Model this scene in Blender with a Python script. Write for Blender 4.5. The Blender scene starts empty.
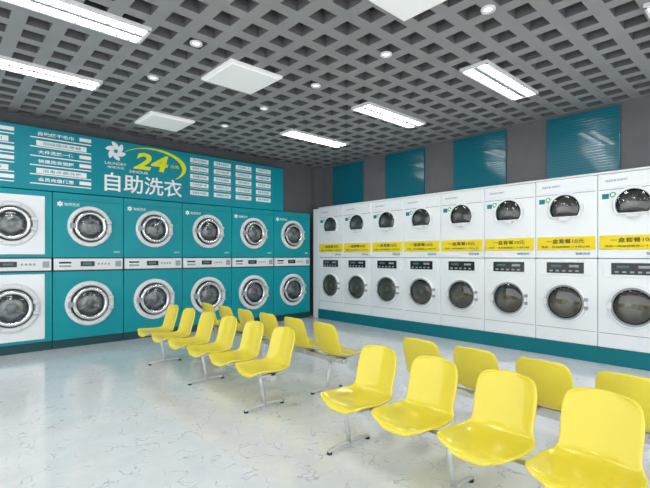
import bpy, bmesh, math, random
from mathutils import Vector, Matrix
random.seed(4)
scene = bpy.context.scene
col = scene.collection
try:
    scene.view_settings.view_transform = 'Standard'
except Exception: pass

# ---------------------------------------------------------------- materials
def mat(name, color, rough=0.5, metal=0.0, emis=None, estr=0.0, coat=0.0, spec=0.5):
    m = bpy.data.materials.new(name); m.use_nodes = True
    b = m.node_tree.nodes['Principled BSDF']
    b.inputs['Base Color'].default_value = (*color, 1)
    b.inputs['Roughness'].default_value = rough
    b.inputs['Metallic'].default_value = metal
    b.inputs['Coat Weight'].default_value = coat
    b.inputs['Specular IOR Level'].default_value = spec
    if emis:
        b.inputs['Emission Color'].default_value = (*emis, 1)
        b.inputs['Emission Strength'].default_value = estr
    return m
def noise_var(m, scale=8, amt=0.06, bump=0.0):
    nt = m.node_tree; b = nt.nodes['Principled BSDF']
    c = b.inputs['Base Color'].default_value[:]
    tc = nt.nodes.new('ShaderNodeTexCoord')
    n = nt.nodes.new('ShaderNodeTexNoise'); n.inputs['Scale'].default_value = scale
    n.inputs['Detail'].default_value = 4
    nt.links.new(tc.outputs['Object'], n.inputs['Vector'])
    r = nt.nodes.new('ShaderNodeValToRGB')
    r.color_ramp.elements[0].position = 0.3; r.color_ramp.elements[1].position = 0.7
    r.color_ramp.elements[0].color = tuple(max(0, x*(1-amt)) for x in c[:3])+(1,)
    r.color_ramp.elements[1].color = tuple(min(1, x*(1+amt)) for x in c[:3])+(1,)
    nt.links.new(n.outputs['Fac'], r.inputs['Fac'])
    nt.links.new(r.outputs['Color'], b.inputs['Base Color'])
    if bump:
        bp = nt.nodes.new('ShaderNodeBump'); bp.inputs['Strength'].default_value = bump
        nt.links.new(n.outputs['Fac'], bp.inputs['Height']); nt.links.new(bp.outputs['Normal'], b.inputs['Normal'])
    return m

M_TEAL   = noise_var(mat('teal_enamel', (0.0,0.30,0.35), 0.38, coat=0.05, spec=0.3), 3, 0.04)
M_BANNER = noise_var(mat('banner_teal', (0.0,0.27,0.34), 0.45, spec=0.3), 2, 0.05)
M_DKTEAL = mat('dark_teal', (0.003,0.06,0.07), 0.45)
M_BASETEAL = noise_var(mat('plinth_teal', (0.0,0.17,0.21), 0.4, spec=0.3), 4, 0.05)
M_WHITE  = noise_var(mat('white_enamel', (0.86,0.89,0.91), 0.3, coat=0.2), 3, 0.012)
M_PLAST  = mat('white_plastic', (0.78,0.8,0.81), 0.35)
M_GREYP  = mat('grey_plastic', (0.33,0.36,0.38), 0.4)
M_SEAM   = mat('seam_grey', (0.22,0.25,0.27), 0.6)
M_BLACK  = mat('black_gloss', (0.012,0.014,0.016), 0.15)
M_RUBBER = mat('black_rubber', (0.02,0.022,0.024), 0.6)
M_CHROME = mat('chrome', (0.75,0.77,0.78), 0.22, 1.0)
M_STEEL  = mat('satin_steel', (0.62,0.64,0.65), 0.4, 0.6)
M_YELLOW = noise_var(mat('yellow_shell', (0.80,0.67,0.05), 0.24, coat=0.3), 3, 0.02)
M_LABEL  = mat('yellow_label', (0.9,0.70,0.01), 0.5)
M_LIME   = mat('yellow_vinyl', (0.80,0.84,0.0), 0.5)
M_WVINYL = mat('white_vinyl', (0.90,0.93,0.93), 0.5)
M_INK    = mat('black_ink', (0.02,0.02,0.02), 0.6)
M_TINK   = mat('teal_ink', (0.01,0.22,0.25), 0.6)
M_GREEN  = mat('green_sticker', (0.05,0.5,0.15), 0.5)
M_LED    = mat('led_display', (0.02,0.05,0.06), 0.3, emis=(0.3,0.8,1), estr=0.1)
M_WALL   = noise_var(mat('grey_plaster', (0.14,0.145,0.155), 0.8), 6, 0.05, 0.05)
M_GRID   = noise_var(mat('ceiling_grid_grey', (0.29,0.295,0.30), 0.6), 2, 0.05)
M_GRIDIN_SHADE = mat('ceiling_grid_inner_shaded', (0.14,0.142,0.145), 0.7)  # cell walls darker than the bars: recess shade put into the colour
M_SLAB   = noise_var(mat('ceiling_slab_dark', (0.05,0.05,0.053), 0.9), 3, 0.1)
M_ACW    = mat('panel_white_glow', (0.85,0.86,0.86), 0.4, emis=(1,1,1), estr=0.15)  # faint glow put into the white; these panels are no lamps
M_LAMP   = mat('lamp_diffuser', (0.9,0.9,0.9), 0.5, emis=(1,0.99,0.97), estr=25)
M_SPOT   = mat('downlight_glass', (0.9,0.9,0.9), 0.4, emis=(1,0.98,0.92), estr=1.0)

# drum metal (perforated)
def drum_mat(name='drum_steel', c=(0.5,0.52,0.53), metal=0.7):
    m = mat(name, (0.45,0.47,0.48), 0.35, metal)
    nt = m.node_tree; b = nt.nodes['Principled BSDF']
    tc = nt.nodes.new('ShaderNodeTexCoord')
    v = nt.nodes.new('ShaderNodeTexVoronoi'); v.inputs['Scale'].default_value = 38
    v.inputs['Randomness'].default_value = 0.1
    nt.links.new(tc.outputs['Object'], v.inputs['Vector'])
    r = nt.nodes.new('ShaderNodeValToRGB')
    r.color_ramp.elements[0].position = 0.25; r.color_ramp.elements[0].color = (0.03,0.03,0.03,1)
    r.color_ramp.elements[1].position = 0.32; r.color_ramp.elements[1].color = (*c,1)
    nt.links.new(v.outputs['Distance'], r.inputs['Fac'])
    nt.links.new(r.outputs['Color'], b.inputs['Base Color'])
    return m
M_DRUM = drum_mat()
M_DRUM2 = drum_mat('dryer_drum_steel', (0.42,0.415,0.36), 0.5)
def glass_mat(name, tint):
    m = bpy.data.materials.new(name); m.use_nodes = True
    nt = m.node_tree; nt.nodes.clear()
    o = nt.nodes.new('ShaderNodeOutputMaterial')
    mx = nt.nodes.new('ShaderNodeMixShader'); t = nt.nodes.new('ShaderNodeBsdfTransparent')
    g = nt.nodes.new('ShaderNodeBsdfGlossy'); f = nt.nodes.new('ShaderNodeFresnel')
    f.inputs['IOR'].default_value = 1.9
    t.inputs['Color'].default_value = (*tint, 1)
    g.inputs['Roughness'].default_value = 0.04
    nt.links.new(f.outputs[0], mx.inputs[0]); nt.links.new(t.outputs[0], mx.inputs[1])
    nt.links.new(g.outputs[0], mx.inputs[2]); nt.links.new(mx.outputs[0], o.inputs[0])
    return m
M_GLASS = glass_mat('door_glass', (0.6,0.64,0.66))
M_GLASSD = glass_mat('door_glass_dark', (0.60,0.61,0.58))

# floor
def floor_mat():
    m = mat('polished_stone_floor', (0.72,0.75,0.77), 0.12, coat=0.2)
    nt = m.node_tree; b = nt.nodes['Principled BSDF']
    tc = nt.nodes.new('ShaderNodeTexCoord')
    n = nt.nodes.new('ShaderNodeTexNoise'); n.inputs['Scale'].default_value = 3.5
    n.inputs['Detail'].default_value = 10; n.inputs['Roughness'].default_value = 0.7
    n2 = nt.nodes.new('ShaderNodeTexNoise'); n2.inputs['Scale'].default_value = 4.0; n2.inputs['Detail'].default_value = 3
    nt.links.new(tc.outputs['Object'], n.inputs['Vector'])
    nt.links.new(tc.outputs['Object'], n2.inputs['Vector'])
    r = nt.nodes.new('ShaderNodeValToRGB')
    r.color_ramp.elements[0].position = 0.3; r.color_ramp.elements[0].color = (0.70,0.735,0.76,1)
    r.color_ramp.elements[1].position = 0.6; r.color_ramp.elements[1].color = (0.81,0.83,0.845,1)
    nt.links.new(n.outputs['Fac'], r.inputs['Fac'])
    mixv = nt.nodes.new('ShaderNodeMixRGB'); mixv.blend_type = 'ADD'; mixv.inputs[0].default_value = 0.5
    nt.links.new(tc.outputs['Object'], mixv.inputs[1]); nt.links.new(n2.outputs['Color'], mixv.inputs[2])
    v = nt.nodes.new('ShaderNodeTexVoronoi'); v.feature = 'DISTANCE_TO_EDGE'; v.inputs['Scale'].default_value = 6.0
    nt.links.new(mixv.outputs[0], v.inputs['Vector'])
    rv = nt.nodes.new('ShaderNodeValToRGB')
    rv.color_ramp.elements[0].position = 0.0; rv.color_ramp.elements[0].color = (0.95,)*3+(1,)
    rv.color_ramp.elements[1].position = 0.035; rv.color_ramp.elements[1].color = (0,0,0,1)
    nt.links.new(v.outputs['Distance'], rv.inputs['Fac'])
    n3 = nt.nodes.new('ShaderNodeTexNoise'); n3.inputs['Scale'].default_value = 7
    nt.links.new(tc.outputs['Object'], n3.inputs['Vector'])
    r3 = nt.nodes.new('ShaderNodeValToRGB'); r3.color_ramp.elements[0].position = 0.47; r3.color_ramp.elements[1].position = 0.58
    nt.links.new(n3.outputs['Fac'], r3.inputs['Fac'])
    mul = nt.nodes.new('ShaderNodeMath'); mul.operation = 'MULTIPLY'
    nt.links.new(rv.outputs['Color'], mul.inputs[0]); nt.links.new(r3.outputs['Color'], mul.inputs[1])
    mx = nt.nodes.new('ShaderNodeMixRGB'); mx.inputs[2].default_value = (0.45,0.50,0.53,1)
    nt.links.new(mul.outputs[0], mx.inputs[0]); nt.links.new(r.outputs['Color'], mx.inputs[1])
    nt.links.new(mx.outputs[0], b.inputs['Base Color'])
    return m
M_FLOOR = floor_mat()
def wavy_mat():
    m = mat('rippled_teal_acrylic', (0.004,0.13,0.19), 0.12, coat=0.3)
    nt = m.node_tree; b = nt.nodes['Principled BSDF']
    tc = nt.nodes.new('ShaderNodeTexCoord')
    w = nt.nodes.new('ShaderNodeTexWave'); w.bands_direction = 'Z'; w.inputs['Scale'].default_value = 9
    w.inputs['Distortion'].default_value = 1.5
    nt.links.new(tc.outputs['Object'], w.inputs['Vector'])
    bp = nt.nodes.new('ShaderNodeBump'); bp.inputs['Strength'].default_value = 0.10; bp.inputs['Distance'].default_value = 0.02
    nt.links.new(w.outputs['Fac'], bp.inputs['Height']); nt.links.new(bp.outputs['Normal'], b.inputs['Normal'])
    r = nt.nodes.new('ShaderNodeValToRGB')
    r.color_ramp.elements[0].color = (0.002,0.12,0.17,1); r.color_ramp.elements[1].color = (0.004,0.17,0.23,1)
    nt.links.new(w.outputs['Fac'], r.inputs['Fac']); nt.links.new(r.outputs['Color'], b.inputs['Base Color'])
    return m
M_WAVY = wavy_mat()

# ---------------------------------------------------------------- helpers
def link(name, me, parent=None, loc=(0,0,0), rot=(0,0,0)):
    o = bpy.data.objects.new(name, me); col.objects.link(o)
    o.location = loc; o.rotation_euler = rot
    if parent: o.parent = parent
    return o
def empty(name, loc=(0,0,0), rot=(0,0,0)):
    o = bpy.data.objects.new(name, None); col.objects.link(o)
    o.location = loc; o.rotation_euler = rot; o.empty_display_size = 0.2
    return o
class MB:
    """mesh builder collecting several parts / materials in one mesh"""
    def __init__(s, name): s.bm = bmesh.new(); s.mats = []; s.name = name
    def mi(s, m):
        if m not in s.mats: s.mats.append(m)
        return s.mats.index(m)
    def box(s, x0,x1,y0,y1,z0,z1, m, bev=0.0, seg=2):
        t = bmesh.new()
        bmesh.ops.create_cube(t, size=1)
        for v in t.verts:
            v.co = Vector(((x0+x1)/2+v.co.x*(x1-x0), (y0+y1)/2+v.co.y*(y1-y0), (z0+z1)/2+v.co.z*(z1-z0)))
        if bev: bmesh.ops.bevel(t, geom=t.edges[:], offset=bev, segments=seg, affect='EDGES', profile=0.5)
        s.absorb(t, m)
    def absorb(s, t, m, smooth=False):
        i = s.mi(m); vm = {}
        for v in t.verts: vm[v] = s.bm.verts.new(v.co)
        for f in t.faces:
            try:
                nf = s.bm.faces.new([vm[v] for v in f.verts]); nf.material_index = i; nf.smooth = smooth
            except ValueError: pass
        t.free()
    def lathe(s, cx, cz, prof, n=48, cut=None):
        """prof: list of (r, protrusion, material to next). protrudes toward -y. cut: clamp lower z (flat bottom)"""
        rings = []
        for (r, d, m) in prof:
            if r < 1e-6:
                rings.append([s.bm.verts.new((cx, -d, cz))])
            else:
                ring = []
                for k in range(n):
                    a = 2*math.pi*k/n
                    x = r*math.cos(a); z = r*math.sin(a)
                    if cut is not None and z < -cut*r: z = -cut*r
                    ring.append(s.bm.verts.new((cx+x, -d, cz+z)))
                rings.append(ring)
        for j in range(len(prof)-1):
            A, B = rings[j], rings[j+1]; i = s.mi(prof[j][2])
            for k in range(n):
                k2 = (k+1) % n
                if len(B) == 1: vs = [A[k], A[k2], B[0]]
                else: vs = [A[k], A[k2], B[k2], B[k]]
                try:
                    f = s.bm.faces.new(vs); f.material_index = i; f.smooth = True
                except ValueError: pass
    def tube(s, pts, r, m, n=10):
        pts = [Vector(p) for p in pts]; i = s.mi(m); rings = []
        for j, p in enumerate(pts):
            d = (pts[min(j+1,len(pts)-1)]-pts[max(j-1,0)]).normalized()
            up = Vector((0,0,1)) if abs(d.z) < 0.9 else Vector((1,0,0))
            a = d.cross(up).normalized(); b = d.cross(a).normalized()
            rings.append([s.bm.verts.new(p+a*r*math.cos(2*math.pi*k/n)+b*r*math.sin(2*math.pi*k/n)) for k in range(n)])
        for j in range(len(rings)-1):
            for k in range(n):
                f = s.bm.faces.new([rings[j][k], rings[j][(k+1)%n], rings[j+1][(k+1)%n], rings[j+1][k]])
                f.material_index = i; f.smooth = True
        for R in (rings[0], rings[-1]):
            f = s.bm.faces.new(R); f.material_index = i
    def poly(s, pts, m, thick=None):
        f = s.bm.faces.new([s.bm.verts.new(p) for p in pts]); f.material_index = s.mi(m)
    def mesh(s, recalc=True):
        if recalc: bmesh.ops.recalc_face_normals(s.bm, faces=s.bm.faces[:])
        me = bpy.data.meshes.new(s.name); s.bm.to_mesh(me); s.bm.free()
        for m in s.mats: me.materials.append(m)
        return me

_txt = {}
def text_mesh(body, size, m, bold=0.0, shear=0.0, ext=0.001, width=None, height=None):
    key = (body, size, m.name, bold, shear, width, height)
    if key in _txt: return _txt[key]
    c = bpy.data.curves.new('t', 'FONT'); c.body = body; c.size = size; c.extrude = ext; c.offset = bold; c.shear = shear
    c.align_x = 'CENTER'; c.align_y = 'CENTER'; c.resolution_u = 3
    o = bpy.data.objects.new('t', c); col.objects.link(o)
    dg = bpy.context.evaluated_depsgraph_get(); dg.update()
    me = bpy.data.meshes.new_from_object(o.evaluated_get(dg))
    bpy.data.objects.remove(o)
    me.materials.clear(); me.materials.append(m)
    if len(me.vertices):
        xs = [v.co.x for v in me.vertices]; ys = [v.co.y for v in me.vertices]
        cx = (min(xs)+max(xs))/2; cy = (min(ys)+max(ys))/2
        sx = (width/(max(xs)-min(xs))) if width else 1; sy = (height/(max(ys)-min(ys))) if height else 1
        for v in me.vertices: v.co.x = (v.co.x-cx)*sx; v.co.y = (v.co.y-cy)*sy
    _txt[key] = me
    return me
def text(name, me, parent, x, y, z):
    return link(name, me, parent, (x,y,z), (math.pi/2,0,0))
def flower(mb, cx, cz, R, y, m, n=6, curl=0.5):
    for k in range(n):
        a = 2*math.pi*k/n+0.3
        pts = []
        N = 8
        for j in range(N+1):
            t = j/N; r = R*(0.15+0.85*t); w = max(0,math.sin(math.pi*t**0.9))**0.7*R*0.27
            aa = a+curl*t*0.6
            pts.append((r, w, aa))
        L = [(cx+r*math.cos(aa)-w*math.sin(aa), y, cz+r*math.sin(aa)+w*math.cos(aa)) for r,w,aa in pts]
        Rr = [(cx+r*math.cos(aa)+w*math.sin(aa), y, cz+r*math.sin(aa)-w*math.cos(aa)) for r,w,aa in pts[1:-1]][::-1]
        mb.poly(L+Rr, m)

# ---------------------------------------------------------------- camera
H = 1.27
cam_d = bpy.data.cameras.new('camera'); cam = bpy.data.objects.new('camera', cam_d); col.objects.link(cam)
cam.location = (0,0,H); cam.rotation_euler = (math.pi/2, 0, -math.atan2(0.674,0.739))
cam_d.sensor_width = 36; cam_d.lens = 433/650*36; cam_d.shift_y = 12/650; cam_d.clip_start = 0.05
scene.camera = cam

# ---------------------------------------------------------------- room
XR, YL, CZ = 6.3, 7.1, 3.18
X0, Y0 = -3.0, -2.5
b = MB('floor'); b.box(X0,XR+0.15,Y0,YL+0.15,-0.1,0,M_FLOOR); link('floor', b.mesh())
b = MB('wall_left'); b.box(X0,XR+0.15,YL,YL+0.15,0,CZ+0.45,M_WALL); link('wall_left', b.mesh())
b = MB('wall_right'); b.box(XR,XR+0.15,Y0,YL,0,CZ+0.45,M_WALL); link('wall_right', b.mesh())
b = MB('ceiling')
b.box(X0,XR+0.15,Y0,YL+0.15,CZ+0.45,CZ+0.55,M_SLAB)
P = 0.275; W = 0.11; GH = 0.10
nx = int((XR-X0)/P)+1; ny = int((YL-Y0)/P)+1
gi = b.mi(M_GRID); gin = b.mi(M_GRIDIN_SHADE); bm = b.bm
def quad(pts, i_=None):
    f = bm.faces.new([bm.verts.new(p) for p in pts]); f.material_index = gi if i_ is None else i_
for i in range(nx):
    for j in range(ny):
        x1 = XR-i*P; x0 = x1-P; y1 = YL-j*P; y0 = y1-P
        hx0,hx1,hy0,hy1 = x0+W/2,x1-W/2,y0+W/2,y1-W/2
        z = CZ; t = CZ+GH
        quad([(x0,y0,z),(x1,y0,z),(hx1,hy0,z),(hx0,hy0,z)])
        quad([(x1,y0,z),(x1,y1,z),(hx1,hy1,z),(hx1,hy0,z)])
        quad([(x1,y1,z),(x0,y1,z),(hx0,hy1,z),(hx1,hy1,z)])
        quad([(x0,y1,z),(x0,y0,z),(hx0,hy0,z),(hx0,hy1,z)])
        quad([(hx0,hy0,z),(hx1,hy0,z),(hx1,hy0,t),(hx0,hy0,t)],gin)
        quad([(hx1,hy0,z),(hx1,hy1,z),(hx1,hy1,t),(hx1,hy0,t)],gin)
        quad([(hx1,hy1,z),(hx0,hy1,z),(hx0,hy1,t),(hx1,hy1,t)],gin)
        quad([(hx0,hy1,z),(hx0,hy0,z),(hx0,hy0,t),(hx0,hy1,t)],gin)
link('ceiling', b.mesh(False))
b = MB('trim_1'); b.box(XR-0.22,XR-0.002,YL-0.16,YL-0.002,2.3,CZ-0.002,M_WALL,0.004); link('trim_1', b.mesh())

# light fixtures
b = MB('fix')
L, Wd = 1.22, 0.30
b.box(-L/2,L/2,-Wd/2,Wd/2,0.012,0.035,M_PLAST)
b.box(-L/2,L/2,-Wd/2,-Wd/2+0.022,0,0.03,M_PLAST,0.003); b.box(-L/2,L/2,Wd/2-0.022,Wd/2,0,0.03,M_PLAST,0.003)
b.box(-L/2,-L/2+0.03,-Wd/2,Wd/2,0,0.03,M_PLAST,0.003); b.box(L/2-0.03,L/2,-Wd/2,Wd/2,0,0.03,M_PLAST,0.003)
b.box(-L/2+0.03,L/2-0.03,-0.022,0.022,0.002,0.03,M_GREYP,0.003)
for sg in (-1,1):
    c = sg*0.073
    b.box(-L/2+0.035,L/2-0.035,c-0.034,c+0.034,0.004,0.02,M_LAMP,0.003)
    for k in range(1,12):
        xx = -L/2+L*k/12
        b.box(xx-0.004,xx+0.004,c-0.048,c+0.048,-0.003,0.02,M_GREYP)
fix = b.mesh()
for (x,y) in [(4.6,5.27),(4.6,3.73),(4.6,2.19),(4.6,0.65),(4.6,-0.9),(0.78,5.26),(0.76,3.80),(0.78,2.2),(0.78,0.66),(0.78,-0.9),(-1.6,3.74),(-1.6,1.5)]:  # fixtures out of view are added for general fill light
    link('ceiling_light_fixture', fix, None, (x,y,CZ-0.037))
b = MB('acp'); S = 0.31
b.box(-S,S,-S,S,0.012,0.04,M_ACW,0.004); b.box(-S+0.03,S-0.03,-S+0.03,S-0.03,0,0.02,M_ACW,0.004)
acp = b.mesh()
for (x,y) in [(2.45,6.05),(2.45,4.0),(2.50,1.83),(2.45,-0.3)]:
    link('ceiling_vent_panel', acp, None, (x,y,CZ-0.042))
b = MB('dl')
b.lathe(0,0,[(0.055,0.0,M_PLAST),(0.055,0.015,M_PLAST),(0.048,0.019,M_PLAST),(0.038,0.015,M_GREYP),(0.035,0.008,M_SPOT),(0,0.010,M_SPOT)],24)
dl = b.mesh()
for x in (1.76,3.18):
    for k in range(5):
        if x < 2 and k == 4: continue
        link('recessed_downlight', dl, None, (x,1.62+1.01*k,CZ-0.002), (math.pi/2,0,0))

# ---------------------------------------------------------------- left wall washers
FW = 6.82
MW = 0.915
def door_big(name, r):
    b = MB(name); k = r/0.30
    b.lathe(0,0,[(0.30*k,0.0,M_PLAST),(0.30*k,0.022,M_PLAST),(0.29*k,0.034,M_PLAST),(0.245*k,0.036,M_STEEL),
                 (0.235*k,0.02,M_RUBBER),(0.222*k,0.02,M_RUBBER),(0.218*k,0.055,M_CHROME),(0.208*k,0.066,M_CHROME),
                 (0.178*k,0.066,M_CHROME),(0.168*k,0.045,M_RUBBER),(0.16*k,0.012,M_DRUM),(0.05*k,0.006,M_STEEL),(0.045*k,0.018,M_STEEL),(0,0.022,M_STEEL)],56)
    for a in (0.5,2.6,4.7):
        t = bmesh.new(); bmesh.ops.create_cube(t, size=1)
        for v in t.verts:
            v.co = Vector((0.105*k+v.co.x*0.10*k, -0.014+v.co.y*0.02, v.co.z*0.03*k))
        bmesh.ops.bevel(t, geom=t.edges[:], offset=0.004, segments=1, affect='EDGES')
        bmesh.ops.rotate(t, verts=t.verts, cent=(0,0,0), matrix=Matrix.Rotation(a,3,'Y'))
        b.absorb(t, M_STEEL)
    g = [(0.168*k,0.05,M_GLASS)]
    for j in range(1,7):
        a = j/6*math.pi/2
        g.append((0.168*k*math.cos(a) if j < 6 else 0, 0.05+0.035*math.sin(a), M_GLASS))
    b.lathe(0,0,g,56)
    b.box(-0.275*k,-0.20*k,-0.085,-0.05,-0.035*k,0.035*k,M_GREYP,0.008)
    b.box(-0.268*k,-0.235*k,-0.055,-0.02,-0.05*k,0.05*k,M_STEEL,0.006)
    b.box(0.215*k,0.285*k,-0.07,-0.02,-0.09*k,-0.045*k,M_STEEL,0.005)
    b.box(0.215*k,0.285*k,-0.07,-0.02,0.045*k,0.09*k,M_STEEL,0.005)
    for j in range(8):
        a = math.pi/8+j*math.pi/4
        t = bmesh.new(); bmesh.ops.create_uvsphere(t, u_segments=8, v_segments=5, radius=0.009)
        bmesh.ops.translate(t, verts=t.verts, vec=(0.268*k*math.cos(a),-0.035,0.268*k*math.sin(a)))
        b.absorb(t, M_STEEL, True)
    return b.mesh()
door_u = door_big('upper_door', 0.285); door_l = door_big('lower_door', 0.315)
def washer_body(white):
    b = MB('cabinet'); h = MW/2-0.004; D = YL-FW-0.005
    b.box(-h,h,0.0,D,0.12,1.055,M_TEAL,0.006); b.box(-h,h,0.0,D,1.25,2.14,M_TEAL,0.006)
    b.box(-h+0.003,h-0.003,0.012,D,1.05,1.255,M_DKTEAL)
    b.box(-h,h,0.03,D,0,0.125,M_DKTEAL)
    b.box(-h+0.01,h-0.01,-0.012,0.02,1.075,1.235,M_PLAST,0.008)
    b.box(-0.12,0.06,-0.018,0,1.125,1.195,M_BLACK,0.003)
    b.box(-0.09,0.02,-0.0195,0,1.145,1.178,M_LED)
    for k in range(4):
        b.box(0.10+k*0.045,0.128+k*0.045,-0.017,0,1.145,1.172,M_GREYP,0.003)
    b.box(-0.40,-0.22,-0.016,0,1.10,1.205,M_WHITE,0.004); b.box(-0.385,-0.235,-0.02,0,1.165,1.19,M_BLACK,0.002)
    b.box(-0.385,-0.235,-0.018,0,1.115,1.145,M_GREYP,0.002)
    b.box(0.34,0.42,-0.016,0,1.115,1.20,M_GREYP,0.004)
    if white:
        b.box(-0.36,0.37,-0.014,0.02,1.29,2.07,M_WHITE,0.012,3); b.box(-0.36,0.37,-0.014,0.02,0.16,1.03,M_WHITE,0.012,3)
    else:
        b.box(-h+0.02,h-0.02,-0.004,0.01,2.045,2.05,M_DKTEAL)
    return b.mesh()
wb0 = washer_body(True); wb1 = washer_body(False)
b = MB('logo'); flower(b,0,0,0.04,0,M_WVINYL); logo_s = b.mesh()
tlogo = text_mesh('海绵洗衣', 0.05, M_WVINYL, width=0.19, height=0.045)
for i in range(8):
    xc = 5.80-MW/2-i*MW
    if xc < -0.8: break
    w = empty('stacked_washing_machine', (xc,FW,0))
    white = i >= 5
    link('cabinet', wb0 if white else wb1, w)
    off = 0.016 if white else 0.002
    link('upper_door', door_u, w, (0.0,-off,1.69)); link('lower_door', door_l, w, (0.0,-off,0.60))
    if not white:
        link('logo_flower', logo_s, w, (-0.37,-0.004,1.985)); text('logo_text', tlogo, w, -0.225,-0.003,1.985)
        text('model_text', text_mesh('20KG',0.03,M_WVINYL,width=0.09,height=0.025), w, 0.36,-0.003,1.33)

# ---------------------------------------------------------------- banner
bn = empty('wall_banner_sign', (0,FW,0))
b = MB('banner_board'); b.box(-1.2,5.11,0,YL-FW-0.003,2.15,2.99,M_BANNER,0.005)
b.box(-1.2,5.11,-0.006,0.05,2.972,2.992,M_DKTEAL,0.002)
link('banner_board', b.mesh(), bn)
text('title_text', text_mesh('自助洗衣',0.3,M_WVINYL,bold=0.004,width=1.17,height=0.28), bn, 2.46,-0.005,2.36)
text('number_text', text_mesh('24',0.4,M_LIME,bold=0.012,shear=0.2,width=0.54,height=0.26), bn, 2.55,-0.006,2.73)
text('hour_text', text_mesh('自助',0.1,M_LIME,width=0.13,height=0.055), bn, 2.93,-0.006,2.71)
text('open_text', text_mesh('24HOUR',0.05,M_WVINYL,width=0.28,height=0.04), bn, 2.36,-0.006,2.55)
b = MB('logo_flower'); flower(b,2.03,2.82,0.145,-0.005,M_WVINYL,6,1.0); link('logo_flower', b.mesh(), bn)
text('logo_text', text_mesh('LAUNDRY',0.05,M_WVINYL,width=0.30,height=0.04), bn, 2.03,-0.005,2.635)
text('logo_subtext', text_mesh('海绵洗衣',0.05,M_WVINYL,width=0.24,height=0.035), bn, 2.03,-0.005,2.578)
b = MB('swoosh'); N = 28; cx, cz = 2.60, 2.70
for j in range(N):
    def P_(t):
        a = math.radians(150-200*t); th = 0.075*math.sin(math.pi*min(1,t**1.6+0.01))+0.004
        rx, rz = 0.52, 0.25
        o_ = (cx+rx*math.cos(a), -0.004, cz+rz*math.sin(a)); i_ = (cx+(rx-th)*math.cos(a), -0.004, cz+(rz-th*0.6)*math.sin(a))
        return o_, i_
    a0,a1 = P_(j/N); c0,c1 = P_((j+1)/N)
    b.poly([a0,c0,c1,a1], M_LIME)
link('swoosh', b.mesh(), bn)
words = ['洗衣洗涤服务','自助烘干毛巾','羽绒服床单被','大件洗烘一体','快速洗衣流程','消毒杀菌洗护','会员充值优惠']
b = MB('price_bars')
k = 0
for c in range(4):
    x0 = 3.19+c*0.43
    for r_ in range(5):
        zc = 2.87-r_*0.135
        b.box(x0,x0+0.33,-0.005,0,zc-0.04,zc+0.035,M_WVINYL,0.002,1)
        text('price_text', text_mesh(words[k%7],0.05,M_TINK,width=0.25,height=0.04), bn, x0+0.165,-0.007,zc)
        if r_ != 4: b.box(x0,x0+0.33,-0.003,0,zc-0.066,zc-0.059,M_WVINYL)
        k += 1
for blk in (1.02,0.12,-0.78):
    for r_ in range(6):
        zc = 2.90-r_*0.122
        if r_ in (1,4):
            b.box(blk+0.02,blk+0.62,-0.004,0,zc-0.04,zc+0.03,M_WVINYL,0.001,1)
            text('list_text', text_mesh(words[(k+2)%7],0.05,M_TINK,width=0.46,height=0.042), bn, blk+0.32,-0.006,zc-0.004)
        else:
            text('list_text', text_mesh(words[(k+2)%7],0.05,M_WVINYL,bold=0.001,width=0.42,height=0.052), bn, blk+0.25,-0.005,zc)
            b.box(blk+0.53,blk+0.68,-0.005,0,zc-0.02,zc+0.03,M_WVINYL,0.001,1)
        b.box(blk-0.05,blk+0.68,-0.004,0,zc-0.062,zc-0.048,M_WVINYL,0.001,1)
        k += 1
link('price_bars', b.mesh(), bn)

# ---------------------------------------------------------------- right wall dryers
FX = 5.88; DW = 0.715
def dryer_body():
    b = MB('cabinet'); h = DW/2-0.003; D = XR-FX-0.005
    b.box(-h,h,0,D,0.19,1.235,M_WHITE,0.008,3); b.box(-h,h,0,D,1.245,2.235,M_WHITE,0.008,3)
    b.box(-h+0.004,h-0.004,0.012,D,1.22,1.26,M_SEAM); 
    b.box(-h+0.004,h-0.004,0.01,D-0.01,0.2,2.22,M_SEAM)
    b.box(-h+0.015,h-0.015,-0.003,0.01,2.045,2.051,M_SEAM)
    b.box(-h+0.015,h-0.015,-0.003,0.01,0.36,0.365,M_SEAM)
    b.box(-h+0.03,h-0.03,-0.008,0.01,2.07,2.215,M_WHITE,0.004)
    b.box(-h+0.02,h-0.02,-0.012,0.01,1.345,1.51,M_LABEL,0.004)
    b.box(-0.30,0.30,-0.01,0.01,1.03,1.215,M_WHITE,0.004)
    b.box(-0.215,0.215,-0.014,0.01,1.055,1.19,M_BLACK,0.004)
    for k in range(5): b.box(-0.18+k*0.075,-0.14+k*0.075,-0.0165,0,1.075,1.095,M_GREYP,0.002)
    b.box(-0.16,-0.04,-0.0155,0,1.13,1.16,M_LED)
    b.box(0.05,0.16,-0.0155,0,1.13,1.16,M_GREYP)
    b.box(-0.31,-0.24,-0.004,0,1.94,2.0,M_TINK)
    return b.mesh()
db = dryer_body()
def dryer_door_upper():
    b = MB('upper_door'); c = 0.55
    b.lathe(0,0,[(0.205,0.0,M_WHITE),(0.205,0.018,M_WHITE),(0.197,0.026,M_WHITE),(0.175,0.028,M_GREYP),(0.169,0.018,M_RUBBER),(0.157,0.018,M_BLACK),(0.153,0.008,M_DRUM),(0,0.006,M_DRUM)],48,c)
    g = [(0.169,0.02,M_GLASSD)]
    for j in range(1,6):
        a = j/5*math.pi/2; g.append((0.169*math.cos(a) if j<5 else 0, 0.02+0.025*math.sin(a), M_GLASSD))
    b.lathe(0,0,g,48,c)
    b.box(-0.06,0.06,-0.05,-0.015,-0.15,-0.11,M_PLAST,0.008)
    b.box(0.18,0.21,-0.04,0,-0.05,0.05,M_PLAST,0.006)
    return b.mesh()
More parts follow.
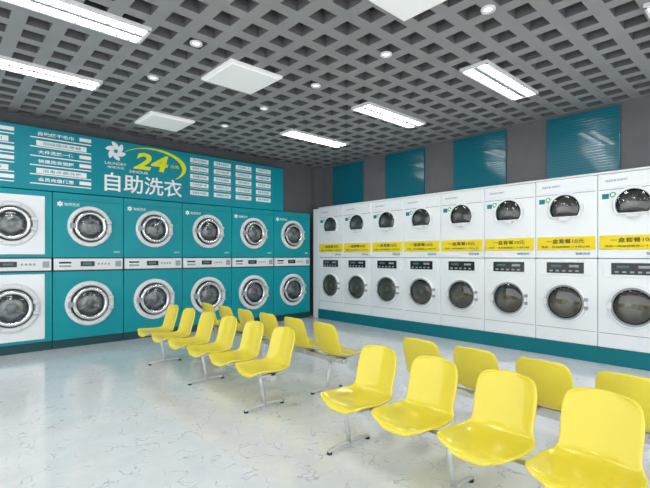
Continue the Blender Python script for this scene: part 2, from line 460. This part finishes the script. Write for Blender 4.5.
def dryer_door_lower():
    b = MB('lower_door')
    b.lathe(0,0,[(0.245,0.0,M_WHITE),(0.245,0.02,M_WHITE),(0.238,0.028,M_WHITE),(0.222,0.03,M_GREYP),(0.205,0.034,M_GREYP),(0.198,0.02,M_RUBBER),(0.188,0.018,M_BLACK),(0.182,0.008,M_DRUM2),(0.04,0.005,M_STEEL),(0,0.012,M_STEEL)],56)
    g = [(0.198,0.022,M_GLASSD)]
    for j in range(1,6):
        a = j/5*math.pi/2; g.append((0.198*math.cos(a) if j<5 else 0, 0.022+0.03*math.sin(a), M_GLASSD))
    b.lathe(0,0,g,56)
    b.box(-0.25,-0.205,-0.055,-0.01,-0.04,0.04,M_PLAST,0.008)
    b.box(0.222,0.258,-0.04,0,-0.07,-0.03,M_GREYP,0.005); b.box(0.222,0.258,-0.04,0,0.03,0.07,M_GREYP,0.005)
    return b.mesh()
ddu = dryer_door_upper(); ddl = dryer_door_lower()
b = MB('sticker'); b.lathe(0,0,[(0.032,0.0,M_GREEN),(0.032,0.003,M_GREEN),(0.018,0.003,M_WVINYL),(0,0.003,M_WVINYL)],20); stk = b.mesh()
tl1 = text_mesh('一盒套餐10元', 0.08, M_INK, bold=0.0005, width=0.44, height=0.055)
tl2 = text_mesh('洗烘一体自助服务二十四小时', 0.04, M_INK, width=0.56, height=0.026)
tl3 = text_mesh('高温杀菌 快速烘干', 0.03, M_GREYP, width=0.22, height=0.025)
tl4 = text_mesh('智能洗烘', 0.03, M_TINK, width=0.16, height=0.03)
for i in range(10):
    yc = 6.63-DW/2-i*DW
    d = empty('stacked_tumble_dryer', (FX,yc,0), (0,0,-math.pi/2))
    link('cabinet', db, d)
    link('upper_door', ddu, d, (0.0,-0.002,1.86)); link('lower_door', ddl, d, (0.0,-0.002,0.69))
    link('round_sticker', stk, d, (-0.20,-0.002,1.985))
    text('label_title', tl1, d, 0.0,-0.0135,1.455); text('label_text', tl2, d, 0,-0.0135,1.385)
    text('header_text', tl3, d, -0.16,-0.0095,2.15); text('brand_text', tl4, d, 0.2,-0.003,1.30)
b = MB('plinth'); b.box(FX-0.015,XR-0.003,Y0,6.64,0,0.188,M_BASETEAL,0.004); link('baseboard_right', b.mesh())
b = MB('t2'); b.box(FX-0.01,XR-0.003,Y0,6.64,2.238,2.262,M_PLAST,0.003); link('trim_2', b.mesh())
b = MB('t3'); b.box(FX+0.01,XR-0.003,6.645,FW+0.0,0,2.24,M_WHITE,0.004); link('trim_3', b.mesh())

# wall panels
for i in range(5):
    y1 = 6.64-i*1.43
    b = MB('p'); b.box(XR-0.035,XR-0.002,-0.43,0.43,2.29,3.14,M_WAVY,0.006); 
    link('decorative_wall_panel', b.mesh(), None, (0,y1-0.43,0))

# ---------------------------------------------------------------- beam seating
def shell():
    prof = [(0.205,-0.035,0.12),(0.203,-0.012,0.178),(0.18,0.0,0.197),(0.12,-0.006,0.206),(0.04,-0.014,0.206),(-0.05,-0.012,0.198),
            (-0.105,0.004,0.178),(-0.135,0.035,0.163),(-0.155,0.085,0.160),(-0.175,0.15,0.165),(-0.193,0.22,0.165),(-0.207,0.272,0.154),(-0.214,0.298,0.132),(-0.217,0.309,0.095)]
    b = MB('seat_shell'); bm = b.bm; b.mi(M_YELLOW); n = 12; rows = []
    for j,(x,z,w) in enumerate(prof):
        back = max(0,min(1,(j-5)/3)); row = []
        for k in range(n+1):
            u = -1+2*k/n
            lift = 0.032*abs(u)**3
            wx = x + back*0.035*u*u; wz = z + (1-back)*lift
            row.append(bm.verts.new((wx, u*w, wz)))
        rows.append(row)
    for j in range(len(rows)-1):
        for k in range(n):
            f = bm.faces.new([rows[j][k],rows[j+1][k],rows[j+1][k+1],rows[j][k+1]]); f.smooth = True
    return b.mesh()
SH = shell()
def bench(ys, legs, xc, facing):
    e = empty('beam_seating_bench', (xc,0,0), (0,0,math.pi if facing<0 else 0))
    sg = -1 if facing < 0 else 1
    for y in ys:
        o = link('seat_shell', SH, e, (0, sg*y, 0.36))
        m = o.modifiers.new('sol','SOLIDIFY'); m.thickness = 0.016; m.offset = -1
        m = o.modifiers.new('sub','SUBSURF'); m.levels = 1; m.render_levels = 2
    b = MB('frame')
    y0 = min(ys)-0.10; y1 = max(legs+[max(ys)+0.10])
    ya, yb = sorted((sg*y0, sg*y1))
    b.box(-0.02,0.03,ya,yb,0.275,0.318,M_STEEL,0.005)
    for y in ys:
        b.box(-0.10,0.12,sg*y-0.09,sg*y-0.065,0.316,0.332,M_STEEL,0.003)
        b.box(-0.10,0.12,sg*y+0.065,sg*y+0.09,0.316,0.332,M_STEEL,0.003)
        b.box(-0.02,0.03,sg*y-0.09,sg*y+0.09,0.312,0.332,M_STEEL,0.003)
    for y in legs:
        Y = sg*y
        b.tube([(0.005,Y,0.285),(-0.01,Y,0.20),(-0.03,Y,0.10),(-0.04,Y,0.03)],0.016,M_STEEL,12)
        b.tube([(0.15,Y,0.013),(0.13,Y,0.022),(0.04,Y,0.03),(-0.12,Y,0.03),(-0.21,Y,0.022),(-0.23,Y,0.013)],0.013,M_STEEL,12)
        b.tube([(0.14,Y,0.0),(0.14,Y,0.014)],0.018,M_RUBBER,12); b.tube([(-0.22,Y,0.0),(-0.22,Y,0.014)],0.018,M_RUBBER,12)
    link('frame', b.mesh(), e)
A = [1.88,1.45,1.02,0.59]; B = [2.92+0.45*k for k in range(6)]
bench(A,[2.03,1.25,0.62],2.03,-1); bench(A,[2.03,1.25,0.62],2.82,1)
bench(B,[3.02,4.05,5.1],2.03,-1); bench(B,[3.02,4.05,5.1],2.82,1)

# ---------------------------------------------------------------- world
w = bpy.data.worlds.new('world'); scene.world = w; w.use_nodes = True
bg = w.node_tree.nodes['Background']; bg.inputs[0].default_value = (0.94,0.97,1.0,1); bg.inputs[1].default_value = 2.0
